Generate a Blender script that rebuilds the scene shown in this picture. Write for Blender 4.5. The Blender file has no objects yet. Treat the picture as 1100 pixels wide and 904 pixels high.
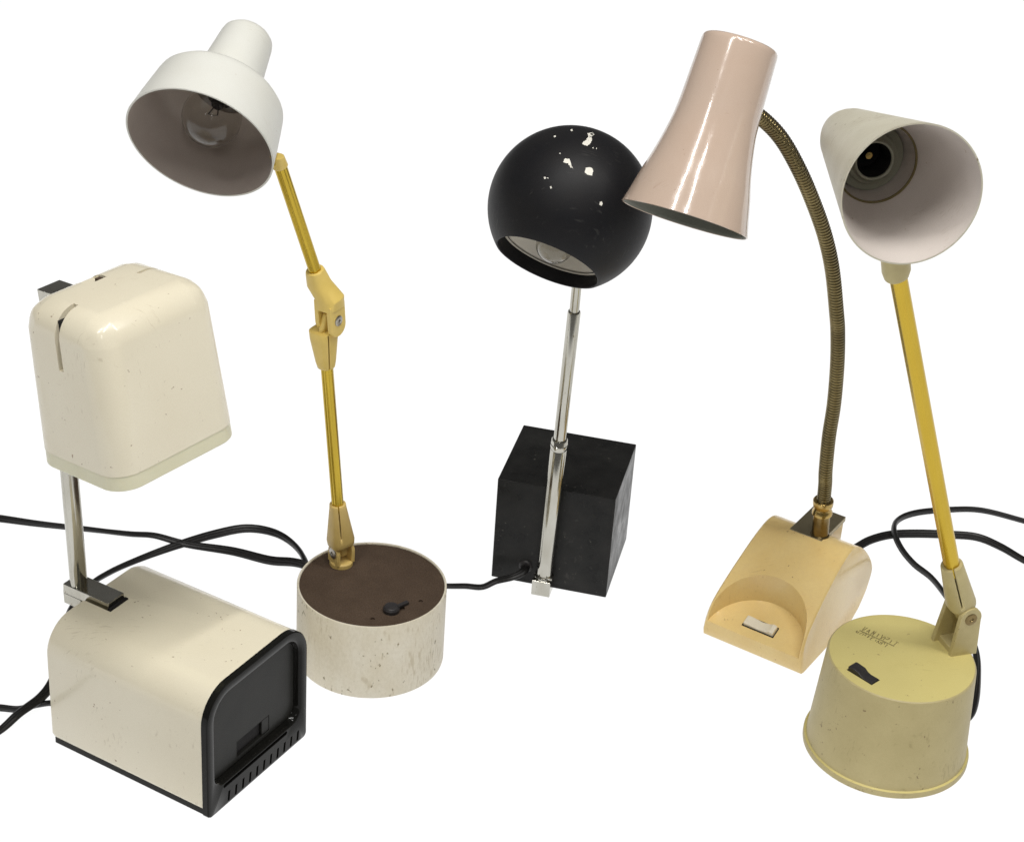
import bpy, bmesh, math, random
from mathutils import Vector, Matrix
random.seed(7)
S = 0.01                       # everything below is written in centimetres
sc = bpy.context.scene
col = sc.collection
V = Vector
PI = math.pi

# ------------------------------------------------------------------ materials
def nd(nt, t, **kw):
    n = nt.nodes.new(t)
    for k, v in kw.items():
        setattr(n, k, v)
    return n

def mat(name, base, rough=.4, metal=0., base2=None, nscale=.35, amt=.5, spec=None, spec_scale=6., spec_lo=.72,
        bump=0., bump_scale=12., coat=0., trans=0., ior=1.45, sss=0., stretch=(1, 1, 1), rvar=0, speclvl=.5,
        fine=None, scr=None):
    m = bpy.data.materials.new(name); m.use_nodes = True
    nt = m.node_tree; L = nt.links
    p = nt.nodes['Principled BSDF']
    p.inputs['Roughness'].default_value = rough
    p.inputs['Metallic'].default_value = metal
    p.inputs['IOR'].default_value = ior
    p.inputs['Coat Weight'].default_value = coat
    p.inputs['Coat Roughness'].default_value = .06
    p.inputs['Transmission Weight'].default_value = trans
    p.inputs['Specular IOR Level'].default_value = speclvl
    if sss:
        p.inputs['Subsurface Weight'].default_value = sss
        p.inputs['Subsurface Radius'].default_value = (.01, .008, .005)
    tc = nd(nt, 'ShaderNodeTexCoord')
    mp = nd(nt, 'ShaderNodeMapping'); mp.inputs['Scale'].default_value = [100 * s for s in stretch]
    L.new(tc.outputs['Object'], mp.inputs['Vector'])
    c = nd(nt, 'ShaderNodeRGB'); c.outputs[0].default_value = (*base, 1)
    cur = c.outputs[0]
    n1 = nd(nt, 'ShaderNodeTexNoise'); n1.inputs['Scale'].default_value = nscale
    n1.inputs['Detail'].default_value = 4; n1.inputs['Roughness'].default_value = .5
    L.new(mp.outputs[0], n1.inputs['Vector'])
    if base2:
        r = nd(nt, 'ShaderNodeMapRange'); r.inputs[1].default_value = .28; r.inputs[2].default_value = .78
        r.inputs[3].default_value = 0; r.inputs[4].default_value = amt
        L.new(n1.outputs[0], r.inputs[0])
        mx = nd(nt, 'ShaderNodeMix', data_type='RGBA')
        L.new(r.outputs[0], mx.inputs[0]); L.new(cur, mx.inputs[6]); mx.inputs[7].default_value = (*base2, 1)
        cur = mx.outputs[2]
    if fine:
        nf = nd(nt, 'ShaderNodeTexNoise'); nf.inputs['Scale'].default_value = fine[0]; nf.inputs['Detail'].default_value = 3
        L.new(mp.outputs[0], nf.inputs['Vector'])
        r = nd(nt, 'ShaderNodeMapRange'); r.inputs[1].default_value = .4; r.inputs[2].default_value = .65
        r.inputs[4].default_value = fine[1]
        L.new(nf.outputs[0], r.inputs[0])
        mx = nd(nt, 'ShaderNodeMix', data_type='RGBA')
        L.new(r.outputs[0], mx.inputs[0]); L.new(cur, mx.inputs[6]); mx.inputs[7].default_value = (*fine[2], 1)
        cur = mx.outputs[2]
    if scr:       # short scratches and scuffs, stretched noise in gathered patches
        sm = nd(nt, 'ShaderNodeMapping'); sm.inputs['Scale'].default_value = (1.2, 9, 1.6); sm.inputs['Rotation'].default_value = (.3, .5, .8)
        L.new(mp.outputs[0], sm.inputs['Vector'])
        n4 = nd(nt, 'ShaderNodeTexNoise'); n4.inputs['Scale'].default_value = scr[0]; n4.inputs['Detail'].default_value = 4
        L.new(sm.outputs[0], n4.inputs['Vector'])
        n5 = nd(nt, 'ShaderNodeTexNoise'); n5.inputs['Scale'].default_value = .28; n5.inputs['Detail'].default_value = 3
        L.new(mp.outputs[0], n5.inputs['Vector'])
        a5_ = nd(nt, 'ShaderNodeMath', operation='MULTIPLY_ADD'); a5_.inputs[1].default_value = .7
        L.new(n5.outputs[0], a5_.inputs[0]); L.new(n4.outputs[0], a5_.inputs[2])
        r = nd(nt, 'ShaderNodeMapRange'); r.inputs[1].default_value = scr[1]; r.inputs[2].default_value = scr[1] + .12; r.inputs[4].default_value = scr[2]
        L.new(a5_.outputs[0], r.inputs[0])
        mx = nd(nt, 'ShaderNodeMix', data_type='RGBA')
        L.new(r.outputs[0], mx.inputs[0]); L.new(cur, mx.inputs[6]); mx.inputs[7].default_value = (*scr[3], 1)
        cur = mx.outputs[2]
    if spec:      # specks of dirt / wear, gathered in patches
        n2 = nd(nt, 'ShaderNodeTexNoise'); n2.inputs['Scale'].default_value = spec_scale; n2.inputs['Detail'].default_value = 2
        L.new(mp.outputs[0], n2.inputs['Vector'])
        n3 = nd(nt, 'ShaderNodeTexNoise'); n3.inputs['Scale'].default_value = .45; n3.inputs['Detail'].default_value = 2
        ad = nd(nt, 'ShaderNodeVectorMath', operation='ADD'); ad.inputs[1].default_value = (13.1, 7.7, 3.3)
        L.new(mp.outputs[0], ad.inputs[0]); L.new(ad.outputs[0], n3.inputs['Vector'])
        a = nd(nt, 'ShaderNodeMath', operation='MULTIPLY_ADD'); a.inputs[1].default_value = .45
        L.new(n3.outputs[0], a.inputs[0]); L.new(n2.outputs[0], a.inputs[2])
        r = nd(nt, 'ShaderNodeMapRange'); r.inputs[1].default_value = spec_lo + .255; r.inputs[2].default_value = spec_lo + .33
        L.new(a.outputs[0], r.inputs[0])
        mx = nd(nt, 'ShaderNodeMix', data_type='RGBA')
        L.new(r.outputs[0], mx.inputs[0]); L.new(cur, mx.inputs[6]); mx.inputs[7].default_value = (*spec, 1)
        cur = mx.outputs[2]
    L.new(cur, p.inputs['Base Color'])
    if rvar:
        r = nd(nt, 'ShaderNodeMapRange'); r.inputs[1].default_value = .3; r.inputs[2].default_value = .7
        r.inputs[3].default_value = max(rough - rvar, .02); r.inputs[4].default_value = min(rough + rvar, 1)
        L.new(n1.outputs[0], r.inputs[0]); L.new(r.outputs[0], p.inputs['Roughness'])
    if bump:
        nb = nd(nt, 'ShaderNodeTexNoise'); nb.inputs['Scale'].default_value = bump_scale; nb.inputs['Detail'].default_value = 3
        L.new(mp.outputs[0], nb.inputs['Vector'])
        b = nd(nt, 'ShaderNodeBump'); b.inputs['Strength'].default_value = bump; b.inputs['Distance'].default_value = .0006
        L.new(nb.outputs[0], b.inputs['Height']); L.new(b.outputs[0], p.inputs['Normal'])
    return m

M = {}
M['cream'] = mat('cream plastic', (.82, .76, .595), .25, base2=(.745, .67, .50), amt=.55, nscale=.16, spec=(.30, .2, .12), spec_scale=2.6, spec_lo=.71, coat=.3, bump=.02, bump_scale=2.5, scr=(.9, 1.03, .3, (.42, .34, .22)), fine=(9, .10, (.66, .58, .42)))
M['diffuser'] = mat('yellowed diffuser plastic', (.74, .71, .52), .32, base2=(.66, .63, .43), amt=.5, sss=.15)
M['blackgloss'] = mat('glossy black plastic', (.008, .008, .007), .12, base2=(.014, .013, .011), amt=.5, nscale=.6, rvar=.04, speclvl=.16)
M['blackpanel'] = mat('matt black panel', (.014, .014, .012), .38, base2=(.024, .023, .02), amt=.6, nscale=.5, bump=.05, bump_scale=20, speclvl=.16)
M['blacksoft'] = mat('black switch plastic', (.022, .02, .022), .38, base2=(.05, .045, .04), amt=.5, nscale=2)
M['dark'] = mat('dark void', (.006, .005, .005), .8, rvar=0)
M['chrome'] = mat('worn chrome', (.52, .51, .46), .15, 1., base2=(.34, .32, .26), amt=.7, nscale=.8, rvar=.05, stretch=(1, 1, .35), spec=(.2, .16, .1), spec_scale=7, spec_lo=.70)
M['steel'] = mat('dull steel screw', (.45, .44, .41), .32, 1., base2=(.25, .2, .14), amt=.6, nscale=3)
M['white'] = mat('aged white lacquer', (.70, .70, .65), .42, base2=(.64, .63, .555), amt=.5, nscale=.3, spec=(.45, .38, .28), spec_scale=5, spec_lo=.74, bump=.03, scr=(.9, 1.06, .35, (.52, .48, .38)))
M['whitedim'] = mat('white lacquer with inner darkness painted in', (.42, .36, .32), .55, base2=(.35, .295, .26), amt=.5, nscale=.5)  # darker copy of the white lacquer; the hollow's shade is in its colour
M['drum'] = mat('scuffed off-white enamel', (.74, .695, .58), .46, base2=(.64, .57, .42), amt=.7, nscale=.45, spec=(.27, .22, .13), spec_scale=3.2, spec_lo=.665, bump=.08, bump_scale=5, fine=(5, .22, (.52, .46, .32)), stretch=(1, 1, .6), scr=(.9, .98, .45, (.42, .34, .2)))
M['brown'] = mat('brown hardboard', (.072, .049, .034), .8, base2=(.10, .069, .048), amt=.8, nscale=.6, bump=.25, bump_scale=14, fine=(9, .5, (.036, .022, .012)), speclvl=.2)
M['gold'] = mat('gold anodised aluminium', (.52, .37, .05), .24, 1., base2=(.34, .235, .028), amt=.6, nscale=.6, stretch=(1, 1, .2))
M['goldsatin'] = mat('satin gold anodised aluminium', (.55, .385, .05), .27, 1., base2=(.44, .30, .04), amt=.5, nscale=.5, stretch=(1, 1, .2))
M['yjoint'] = mat('yellowed nylon fitting', (.75, .555, .155), .42, base2=(.64, .46, .10), amt=.6, nscale=.8, bump=.04)
M['tanjoint'] = mat('tan nylon fitting', (.65, .475, .165), .45, base2=(.52, .36, .10), amt=.6, nscale=.8, bump=.04)
M['greyjoint'] = mat('cream khaki fitting', (.58, .495, .24), .45, base2=(.46, .375, .17), amt=.7, nscale=.9, spec=(.14, .1, .05), spec_lo=.72, bump=.04)
M['glass'] = mat('clear bulb glass', (.9, .89, .86), .01, trans=1., ior=1.3, rvar=0)
M['brassdark'] = mat('dark aged brass', (.27, .20, .09), .26, 1., base2=(.10, .07, .03), amt=.8, nscale=1.2)
M['brass'] = mat('bright brass', (.48, .34, .12), .24, 1., base2=(.3, .2, .07), amt=.7, nscale=2)
M['goose'] = mat('aged brass gooseneck', (.27, .215, .10), .27, 1., base2=(.09, .07, .035), amt=.8, nscale=.3)
M['plate'] = mat('tarnished nickel plate', (.42, .36, .23), .42, 1., base2=(.3, .25, .15), amt=.6, nscale=1)
M['pink'] = mat('beige pink lacquer', (.55, .43, .345), .17, base2=(.52, .385, .295), amt=.6, nscale=.3, coat=.6, spec=(.25, .14, .09), spec_scale=3, spec_lo=.74, rvar=.03, scr=(.9, 1.05, .35, (.38, .24, .17)), bump=.35, bump_scale=.9)
M['pinkin'] = mat('inside grey green of pink shade', (.16, .165, .13), .5, base2=(.1, .1, .08))
M['peach'] = mat('peach cream plastic', (.80, .61, .265), .28, base2=(.72, .48, .16), amt=.65, nscale=.3, coat=.25, spec=(.32, .17, .07), spec_scale=3, spec_lo=.72, bump=.03, bump_scale=6, fine=(3.5, .15, (.66, .46, .22)), scr=(.9, 1.02, .35, (.45, .27, .09)))
M['ivory'] = mat('ivory switch plastic', (.80, .74, .60), .28, base2=(.7, .62, .45))
M['matblack'] = mat('satin black lacquer', (.0075, .0075, .009), .50, base2=(.014, .013, .013), amt=.7, nscale=.4, bump=.06, bump_scale=14, speclvl=.24, scr=(.9, 1.02, .5, (.045, .043, .04)))
M['cubeblack'] = mat('worn black cube', (.012, .012, .0115), .34, base2=(.034, .033, .031), amt=.75, nscale=.5, bump=.12, bump_scale=10, spec=(.10, .095, .08), spec_scale=3, spec_lo=.70, speclvl=.17, rvar=.12, scr=(.8, 1.02, .35, (.08, .076, .07)))
M['chip'] = mat('bare chipped patch', (.74, .72, .64), .5)
M['reflector'] = mat('pale reflector lining', (.55, .51, .43), .42, base2=(.42, .38, .3), amt=.5)
M['khaki'] = mat('lit yellow khaki enamel', (.67, .58, .23), .45, base2=(.59, .50, .18), amt=.5, nscale=.3, spec=(.36, .27, .12), spec_scale=3, spec_lo=.70, bump=.05, bump_scale=7, scr=(.9, 1.04, .4, (.36, .28, .10)))
M['khakishaded'] = mat('shaded khaki enamel of the body', (.53, .45, .225), .45, base2=(.43, .355, .165), amt=.7, nscale=.35, spec=(.26, .19, .09), spec_scale=3.2, spec_lo=.69, bump=.06, bump_scale=7, fine=(4, .15, (.42, .35, .17)), scr=(.9, 1.0, .4, (.30, .23, .10)))  # darker khaki copy for the sides, their shade put into the colour
M['greywhite'] = mat('greyed cone lacquer', (.60, .57, .46), .42, base2=(.48, .44, .33), amt=.7, nscale=.4, spec=(.25, .2, .12), spec_scale=3, spec_lo=.70, bump=.04, scr=(.9, .98, .45, (.32, .27, .17)))
M['conein'] = mat('inside lacquer of cone', (.60, .545, .50), .5, base2=(.53, .475, .43), amt=.5, nscale=.5, spec=(.33, .22, .13), spec_scale=2.2, spec_lo=.74, bump=.04, scr=(.9, 1.06, .35, (.40, .33, .26)))
M['socketring'] = mat('grey green socket ring', (.30, .30, .23), .4, base2=(.22, .21, .15))
M['cord'] = mat('black cord rubber', (.010, .0095, .0095), .38, base2=(.016, .015, .014), amt=.5, nscale=1, speclvl=.35)
M['stamp'] = mat('dark stamping tone', (.17, .13, .05), .6)  # one dark tone for the stamped strokes and the seam ring

# ------------------------------------------------------------------ helpers
def finish(bm, name, m, parent=None, origin=(0, 0, 0), ang=35, bevel=0, seg=3):
    """link a bmesh written in cm (world) as ONE object; its origin is the thing's base"""
    bmesh.ops.remove_doubles(bm, verts=bm.verts, dist=1e-5)
    bmesh.ops.recalc_face_normals(bm, faces=bm.faces)
    o = V(origin)
    if parent is not None:
        r = parent
        while r.parent: r = r.parent
        o = r.location / S
    for v in bm.verts: v.co = (v.co - o) * S
    me = bpy.data.meshes.new(name); bm.to_mesh(me); bm.free()
    for p in me.polygons: p.use_smooth = True
    me.set_sharp_from_angle(angle=math.radians(ang))
    ob = bpy.data.objects.new(name, me); col.objects.link(ob)
    ms = m if isinstance(m, (list, tuple)) else [m]
    for k in ms: me.materials.append(M[k])
    if parent is not None: ob.parent = parent
    else: ob.location = o * S
    if bevel:
        b = ob.modifiers.new('bevel', 'BEVEL'); b.width = bevel * S; b.segments = seg
        b.limit_method = 'ANGLE'; b.angle_limit = math.radians(40); b.harden_normals = True
    return ob

def thing(name, label, cat, loc):
    e = bpy.data.objects.new(name, None); col.objects.link(e)
    e.location = V(loc) * S; e.empty_display_size = .02
    e['label'] = label; e['category'] = cat
    return e

def frame(d, up=(0, 0, 1)):
    d = V(d).normalized(); up = V(up)
    if abs(d.dot(up.normalized())) > .98: up = V((0, 1, 0))
    x = up.cross(d).normalized(); y = d.cross(x)
    return x, y, d

def lathe(bm, prof, o, axis, seg=96, mi=0, up=(0, 0, 1), caps=True):
    """prof: list of (radius, distance along axis); radius 0 closes"""
    x, y, d = frame(axis, up); o = V(o)
    rings = []
    for r, t in prof:
        if r < 1e-6: rings.append([bm.verts.new(o + d * t)])
        else: rings.append([bm.verts.new(o + d * t + (x * math.cos(2 * PI * k / seg) + y * math.sin(2 * PI * k / seg)) * r) for k in range(seg)])
    for A, B in zip(rings, rings[1:]):
        for k in range(seg):
            j = (k + 1) % seg
            if len(A) == 1 and len(B) == 1: continue
            if len(A) == 1: f = bm.faces.new((A[0], B[k], B[j]))
            elif len(B) == 1: f = bm.faces.new((A[k], A[j], B[0]))
            else: f = bm.faces.new((A[k], A[j], B[j], B[k]))
            f.material_index = mi
    return rings

def arc(cx, cy, r, a0, a1, n=6):
    return [(cx + r * math.cos(math.radians(a0 + (a1 - a0) * i / n)), cy + r * math.sin(math.radians(a0 + (a1 - a0) * i / n))) for i in range(n + 1)]

def spline(pts, n=12):
    P = [V(p) for p in pts]; P = [P[0] * 2 - P[1]] + P + [P[-1] * 2 - P[-2]]
    out = []
    for i in range(1, len(P) - 2):
        a, b, c, d = P[i - 1:i + 3]
        for k in range(n):
            t = k / n
            out.append(.5 * ((2 * b) + (c - a) * t + (2 * a - 5 * b + 4 * c - d) * t * t + (3 * b - a - 3 * c + d) * t ** 3))
    out.append(P[-2]); return out

def sweep(bm, path, shape, cap=True, up=(0, 0, 1), twist=0., mi=0):
    """shape(i, n, s) -> list of (u, v) offsets; parallel transported"""
    path = [V(p) for p in path]; n = len(path)
    t0 = (path[1] - path[0]).normalized(); x, y, _ = frame(t0, up)
    rings = []; s = 0
    for i, p in enumerate(path):
        t = (path[min(i + 1, n - 1)] - path[max(i - 1, 0)]).normalized()
        x = (x - t * x.dot(t)).normalized(); y = t.cross(x)
        if i: s += (p - path[i - 1]).length
        ca, sa = math.cos(twist * s), math.sin(twist * s)
        rings.append([bm.verts.new(p + x * (u * ca - v * sa) + y * (u * sa + v * ca)) for u, v in shape(i, n, s)])
    for A, B in zip(rings, rings[1:]):
        k = len(A)
        for i in range(k):
            f = bm.faces.new((A[i], A[(i + 1) % k], B[(i + 1) % k], B[i])); f.material_index = mi
    if cap:
        bm.faces.new(rings[0][::-1]).material_index = mi; bm.faces.new(rings[-1]).material_index = mi

def circ(r, n=24): return [(r * math.cos(2 * PI * k / n), r * math.sin(2 * PI * k / n)) for k in range(n)]

def tube(bm, pts, r, n=24, mi=0):
    sweep(bm, pts, lambda i, c, s: circ(r, n), mi=mi)

def prism(bm, poly, o, ex, ey, ez, h0, h1, mi=0):
    """polygon (u,v) in plane ex,ey extruded along ez from h0 to h1"""
    o, ex, ey, ez = V(o), V(ex), V(ey), V(ez)
    A = [bm.verts.new(o + ex * u + ey * v + ez * h0) for u, v in poly]
    B = [bm.verts.new(o + ex * u + ey * v + ez * h1) for u, v in poly]
    n = len(poly)
    for i in range(n): bm.faces.new((A[i], A[(i + 1) % n], B[(i + 1) % n], B[i])).material_index = mi
    bm.faces.new(A[::-1]).material_index = mi; bm.faces.new(B).material_index = mi

def rrect(u0, u1, v0, v1, r, n=7):
    """rounded rectangle; r = (bottom-left, bottom-right, top-right, top-left)"""
    if not isinstance(r, (list, tuple)): r = (r,) * 4
    p = []
    for (cx, cy, rr, a0) in ((u0 + r[0], v0 + r[0], r[0], 180), (u1 - r[1], v0 + r[1], r[1], 270), (u1 - r[2], v1 - r[2], r[2], 0), (u0 + r[3], v1 - r[3], r[3], 90)):
        p += arc(cx, cy, rr, a0, a0 + 90, n) if rr > 1e-4 else [(cx, cy)]
    return p

def box(bm, o, ex, ey, ez, a, b, c, mi=0):
    """a,b,c are (lo,hi) along ex,ey,ez"""
    prism(bm, [(a[0], b[0]), (a[1], b[0]), (a[1], b[1]), (a[0], b[1])], o, ex, ey, ez, c[0], c[1], mi)

def cut(ob, bm_cut):
    """exact boolean difference, applied; the cutter is thrown away"""
    bmesh.ops.recalc_face_normals(bm_cut, faces=bm_cut.faces)
    for v in bm_cut.verts: v.co = v.co * S
    me = bpy.data.meshes.new('cutter'); bm_cut.to_mesh(me); bm_cut.free()
    c = bpy.data.objects.new('cutter', me); col.objects.link(c)
    md = ob.modifiers.new('cut', 'BOOLEAN'); md.object = c; md.operation = 'DIFFERENCE'; md.solver = 'EXACT'; md.use_self = True
    bpy.context.view_layer.update()
    dg = bpy.context.evaluated_depsgraph_get()
    new = bpy.data.meshes.new_from_object(ob.evaluated_get(dg))
    ob.modifiers.clear(); old = ob.data; ob.data = new; new.name = old.name
    bpy.data.meshes.remove(old)
    bpy.data.objects.remove(c); bpy.data.meshes.remove(me)
    for p in ob.data.polygons: p.use_smooth = True
    ob.data.set_sharp_from_angle(angle=math.radians(35))

def shell_profile(outer, th):
    """outer profile mouth -> tip (r,t); returns closed wall profile: inside tip .. mouth .. outside tip"""
    inner = [(max(r - th, 0), t + (0 if i else 0)) for i, (r, t) in enumerate(outer)]
    inner[-1] = (0, outer[-1][1] + th) if outer[-1][0] < 1e-6 else inner[-1]
    return inner

def power_cord(pts, parent, r=.25, twist=0., n=14):
    """two-conductor flat flex: figure-of-eight section"""
    bm = bmesh.new()
    sec = []
    for k in range(28):
        a = 2 * PI * k / 28
        rr = r * (1 + .62 * abs(math.cos(a)) ** 1.4)
        sec.append((rr * math.cos(a), r * 1.05 * math.sin(a) * (1 - .28 * math.exp(-(math.cos(a) / .22) ** 2))))
    sweep(bm, spline(pts, n), lambda i, c, s: sec, twist=twist, up=(0, 0, 1))
    return finish(bm, 'power_cord', 'cord', parent, ang=60)

X, Y, Z = V((1, 0, 0)), V((0, 1, 0)), V((0, 0, 1))

# ================================================================== SETTING: white ground; its backlit sheet is made up to keep it pure white
bm = bmesh.new()
vs = [bm.verts.new(p) for p in ((-320, 94, 0), (320, 94, 0), (320, 620, 0), (-320, 620, 0))]
bm.faces.new(vs)
floor = finish(bm, 'table_surface', 'ivory')
floor.data.materials.clear()
m = bpy.data.materials.new('added backlit sheet'); m.use_nodes = True
nt = m.node_tree; nt.nodes.clear()
out = nd(nt, 'ShaderNodeOutputMaterial'); tr = nd(nt, 'ShaderNodeBsdfTranslucent'); df = nd(nt, 'ShaderNodeBsdfDiffuse')
tr.inputs[0].default_value = (1, 1, 1, 1); df.inputs[0].default_value = (.9, .9, .9, 1)
mx = nd(nt, 'ShaderNodeMixShader'); mx.inputs[0].default_value = .12
nt.links.new(tr.outputs[0], mx.inputs[1]); nt.links.new(df.outputs[0], mx.inputs[2]); nt.links.new(mx.outputs[0], out.inputs[0])
floor.data.materials.append(m)
floor['kind'] = 'structure'

# ================================================================== LAMP 1: folding cube lamp
t1 = thing('folding_desk_lamp', 'boxy cream folding lamp with a rounded square head over a block base with black front', 'lamp', (-24.5, 121.5, 0))
yaw = 1.06283
A1, B1, O1 = V((math.cos(yaw), math.sin(yaw), 0)), V((-math.sin(yaw), math.cos(yaw), 0)), V((-20.309, 111.874, 0))
W1, D1, H1 = 12.147, 15.52, 11.1
bm = bmesh.new()      # shell of the base
sec = rrect(0, W1, .5, H1, (.55, .55, 2.7, 2.7), 10)
sh = [(d, ins) for d, ins in ((1.4, .5), (.62, .5), (.58, .02), (.66, .0), (D1 - .5, 0), (D1 - .18, .12), (D1, .42))]
rings = []
for d, ins in sh:
    s2 = rrect(ins, W1 - ins, .5 + ins, H1 - ins, (max(.55 - ins, .05), max(.55 - ins, .05), max(2.7 - ins, .3), max(2.7 - ins, .3)), 10)
    rings.append([bm.verts.new(O1 + A1 * u + Z * v + B1 * d) for u, v in s2])
for Aq, Bq in zip(rings, rings[1:]):
    for i in range(len(Aq)): bm.faces.new((Aq[i], Aq[(i + 1) % len(Aq)], Bq[(i + 1) % len(Aq)], Bq[i]))
bm.faces.new(rings[0][::-1]); bm.faces.new(rings[-1])
base1 = finish(bm, 'base', 'cream', t1, ang=45)
bmc = bmesh.new(); box(bmc, O1, A1, B1, Z, (4.25, 6.35), (12.6, 16.5), (10.5, 12)); cut(base1, bmc)
bm = bmesh.new(); box(bm, O1, A1, B1, Z, (.22, W1 - .22), (.3, D1 - .3), (0, .6)); finish(bm, 'base_plate', 'blackpanel', t1, bevel=.05)
# black front frame with recessed panel
bm = bmesh.new()
out_s = rrect(-.03, W1 + .03, .02, H1 + .03, (.35, .35, 2.7, 2.7), 10)
def ring(s, d): return [bm.verts.new(O1 + A1 * u + Z * v + B1 * d) for u, v in s]
def shr(ins): return rrect(-.03 + ins, W1 + .03 - ins, .02 + ins * .3, H1 + .03 - ins, (.35, .35, 2.7 - ins * .6, 2.7 - ins * .6), 10)
def inn(ins): return rrect(.82 + ins, W1 - .8 - ins, 2.3 + ins, H1 - .78 - ins, (1.1, 1.1, 2.0, 2.0), 10)
seq = [ring(shr(.62), 1.25), ring(shr(.62), .56), ring(out_s, .56), ring(out_s, .12), ring(shr(.07), .03), ring(shr(.2), 0), ring(inn(-.12), 0), ring(inn(-.03), .06), ring(inn(.06), .22), ring(inn(.16), .95)]
for Aq, Bq in zip(seq, seq[1:]):
    for i in range(len(Aq)): bm.faces.new((Aq[i], Aq[(i + 1) % len(Aq)], Bq[(i + 1) % len(Aq)], Bq[i]))
bm.faces.new(ring(inn(.16), .95)); bm.faces.new(seq[0][::-1])
front = finish(bm, 'front_frame', 'blackgloss', t1, ang=30)
bmc = bmesh.new()
for k in range(11):
    u = 2.2 + k * .86
    prism(bmc, [(u, .25), (u + .24, .25), (u + .36, 1.15), (u + .12, 1.15)], O1, A1, Z, B1, -.3, .42)
prism(bmc, rrect(1.75, 9.6, 1.78, 2.12, .15, 4), O1, A1, Z, B1, -.3, .5)
cut(front, bmc)
bm = bmesh.new(); prism(bm, rrect(1.0, W1 - .98, 2.5, H1 - .97, (.9, .9, 1.8, 1.8), 8), O1, A1, Z, B1, .60, .94)
panel = finish(bm, 'front_panel', 'blackpanel', t1)
bmc = bmesh.new(); box(bmc, O1, A1, Z, B1, (4.1, 8.1), (2.9, 4.35), (.3, .92)); cut(panel, bmc)
bm = bmesh.new(); box(bm, O1, A1, Z, B1, (7.2, 8.08), (2.95, 4.3), (.62, .9)); finish(bm, 'slide_switch', 'blackpanel', t1, bevel=.05)
bm = bmesh.new(); box(bm, O1, A1, Z, B1, (4.12, 7.2), (2.92, 4.33), (.86, .91)); finish(bm, 'switch_slot_shade', 'dark', t1)  # dark plate at the pocket bottom, standing for its shade
# chrome bracket that plugs into the base, and the post
bm = bmesh.new()
box(bm, O1, A1, B1, Z, (4.45, 6.25), (12.95, 17.5), (10.75, 11.6))
box(bm, O1, A1, B1, Z, (4.45, 6.25), (15.75, 17.5), (9.8, 10.75))
finish(bm, 'bracket', 'chrome', t1, bevel=.08)
bm = bmesh.new(); box(bm, O1, A1, B1, Z, (4.3, 6.3), (12.62, 12.93), (10.55, 11.2)); finish(bm, 'bracket_recess_fill', 'dark', t1)  # dark block filling the recess in front of the bracket
def stad(w, h, n=8): return arc(w / 2 - h / 2, 0, h / 2, -90, 90, n) + arc(-w / 2 + h / 2, 0, h / 2, 90, 270, n)
bm = bmesh.new()
p0 = O1 + A1 * 5.25 + B1 * 16.6 + Z * 11.6; p1 = O1 + A1 * 4.35 + B1 * 16.5 + Z * 37.0
x, y = A1, B1
prs = stad(1.5, .95)
path = [p0, p0.lerp(p1, .33), p0.lerp(p1, .66), p1]
rs = [[bm.verts.new(p + A1 * u + B1 * v) for u, v in prs] for p in path]
for Aq, Bq in zip(rs, rs[1:]):
    for i in range(len(Aq)): bm.faces.new((Aq[i], Aq[(i + 1) % len(Aq)], Bq[(i + 1) % len(Aq)], Bq[i]))
bm.faces.new(rs[0][::-1]); bm.faces.new(rs[-1])
finish(bm, 'post', 'chrome', t1, ang=50)
# head
Yh = 120.5
hc = V((-26.25, 120.5, 26.55)); hy, ta, tb = .90, -.12, .04
HA, HB, HH, TP = 11.35, 9.5, 12.35, .925
ca, sa = math.cos(hy), math.sin(hy)
a_, b_, k_ = V((ca, sa, 0)), V((-sa, ca, 0)), V((0, 0, 1))
b_, k_ = math.cos(ta) * b_ + math.sin(ta) * k_, -math.sin(ta) * b_ + math.cos(ta) * k_
a_, k_ = math.cos(tb) * a_ + math.sin(tb) * k_, -math.sin(tb) * a_ + math.cos(tb) * k_
def hbox(bm, z0, z1, ins, rv, rt, closed_bottom=True):
    vv = {}
    for i in (-1, 1):
        for j in (-1, 1):
            for q, zz in ((0, z0), (1, z1)):
                s = 1 - (1 - TP) * zz / HH
                vv[i, j, q] = bm.verts.new(hc + a_ * i * (HA / 2 * s - ins) + b_ * j * (HB / 2 * s - ins) + k_ * zz)
    F = [bm.faces.new([vv[k] for k in q]) for q in (
        ((-1, -1, 1), (1, -1, 1), (1, 1, 1), (-1, 1, 1)), ((-1, -1, 0), (-1, 1, 0), (1, 1, 0), (1, -1, 0)),
        ((-1, -1, 0), (1, -1, 0), (1, -1, 1), (-1, -1, 1)), ((1, -1, 0), (1, 1, 0), (1, 1, 1), (1, -1, 1)),
        ((1, 1, 0), (-1, 1, 0), (-1, 1, 1), (1, 1, 1)), ((-1, 1, 0), (-1, -1, 0), (-1, -1, 1), (-1, 1, 1)))]
    top = set(F[0].verts); bot = set(F[1].verts)
    ed = [e for e in bm.edges if not (e.verts[0] in bot and e.verts[1] in bot)]
    if not rt: ed = [e for e in ed if not (e.verts[0] in top and e.verts[1] in top)]
    bmesh.ops.bevel(bm, geom=ed, offset=rv, segments=14, profile=.5, affect='EDGES', clamp_overlap=True)
bm = bmesh.new(); hbox(bm, 1.15, HH, 0, 2.0, True)
head = finish(bm, 'lamp_head', 'cream', t1, ang=40)
bmc = bmesh.new()
# hinge slit that wraps from the side face over onto the top
zt = HH
box(bmc, hc, a_, b_, k_, (-HA / 2 - 1, -HA / 2 + 2.35), (-.24, .24), (zt - 4.2, zt + 1))
box(bmc, hc, a_, b_, k_, (HA / 2 - 3.1, HA / 2 + 1), (.45, .75), (zt - 3.2, zt + 1))
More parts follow.
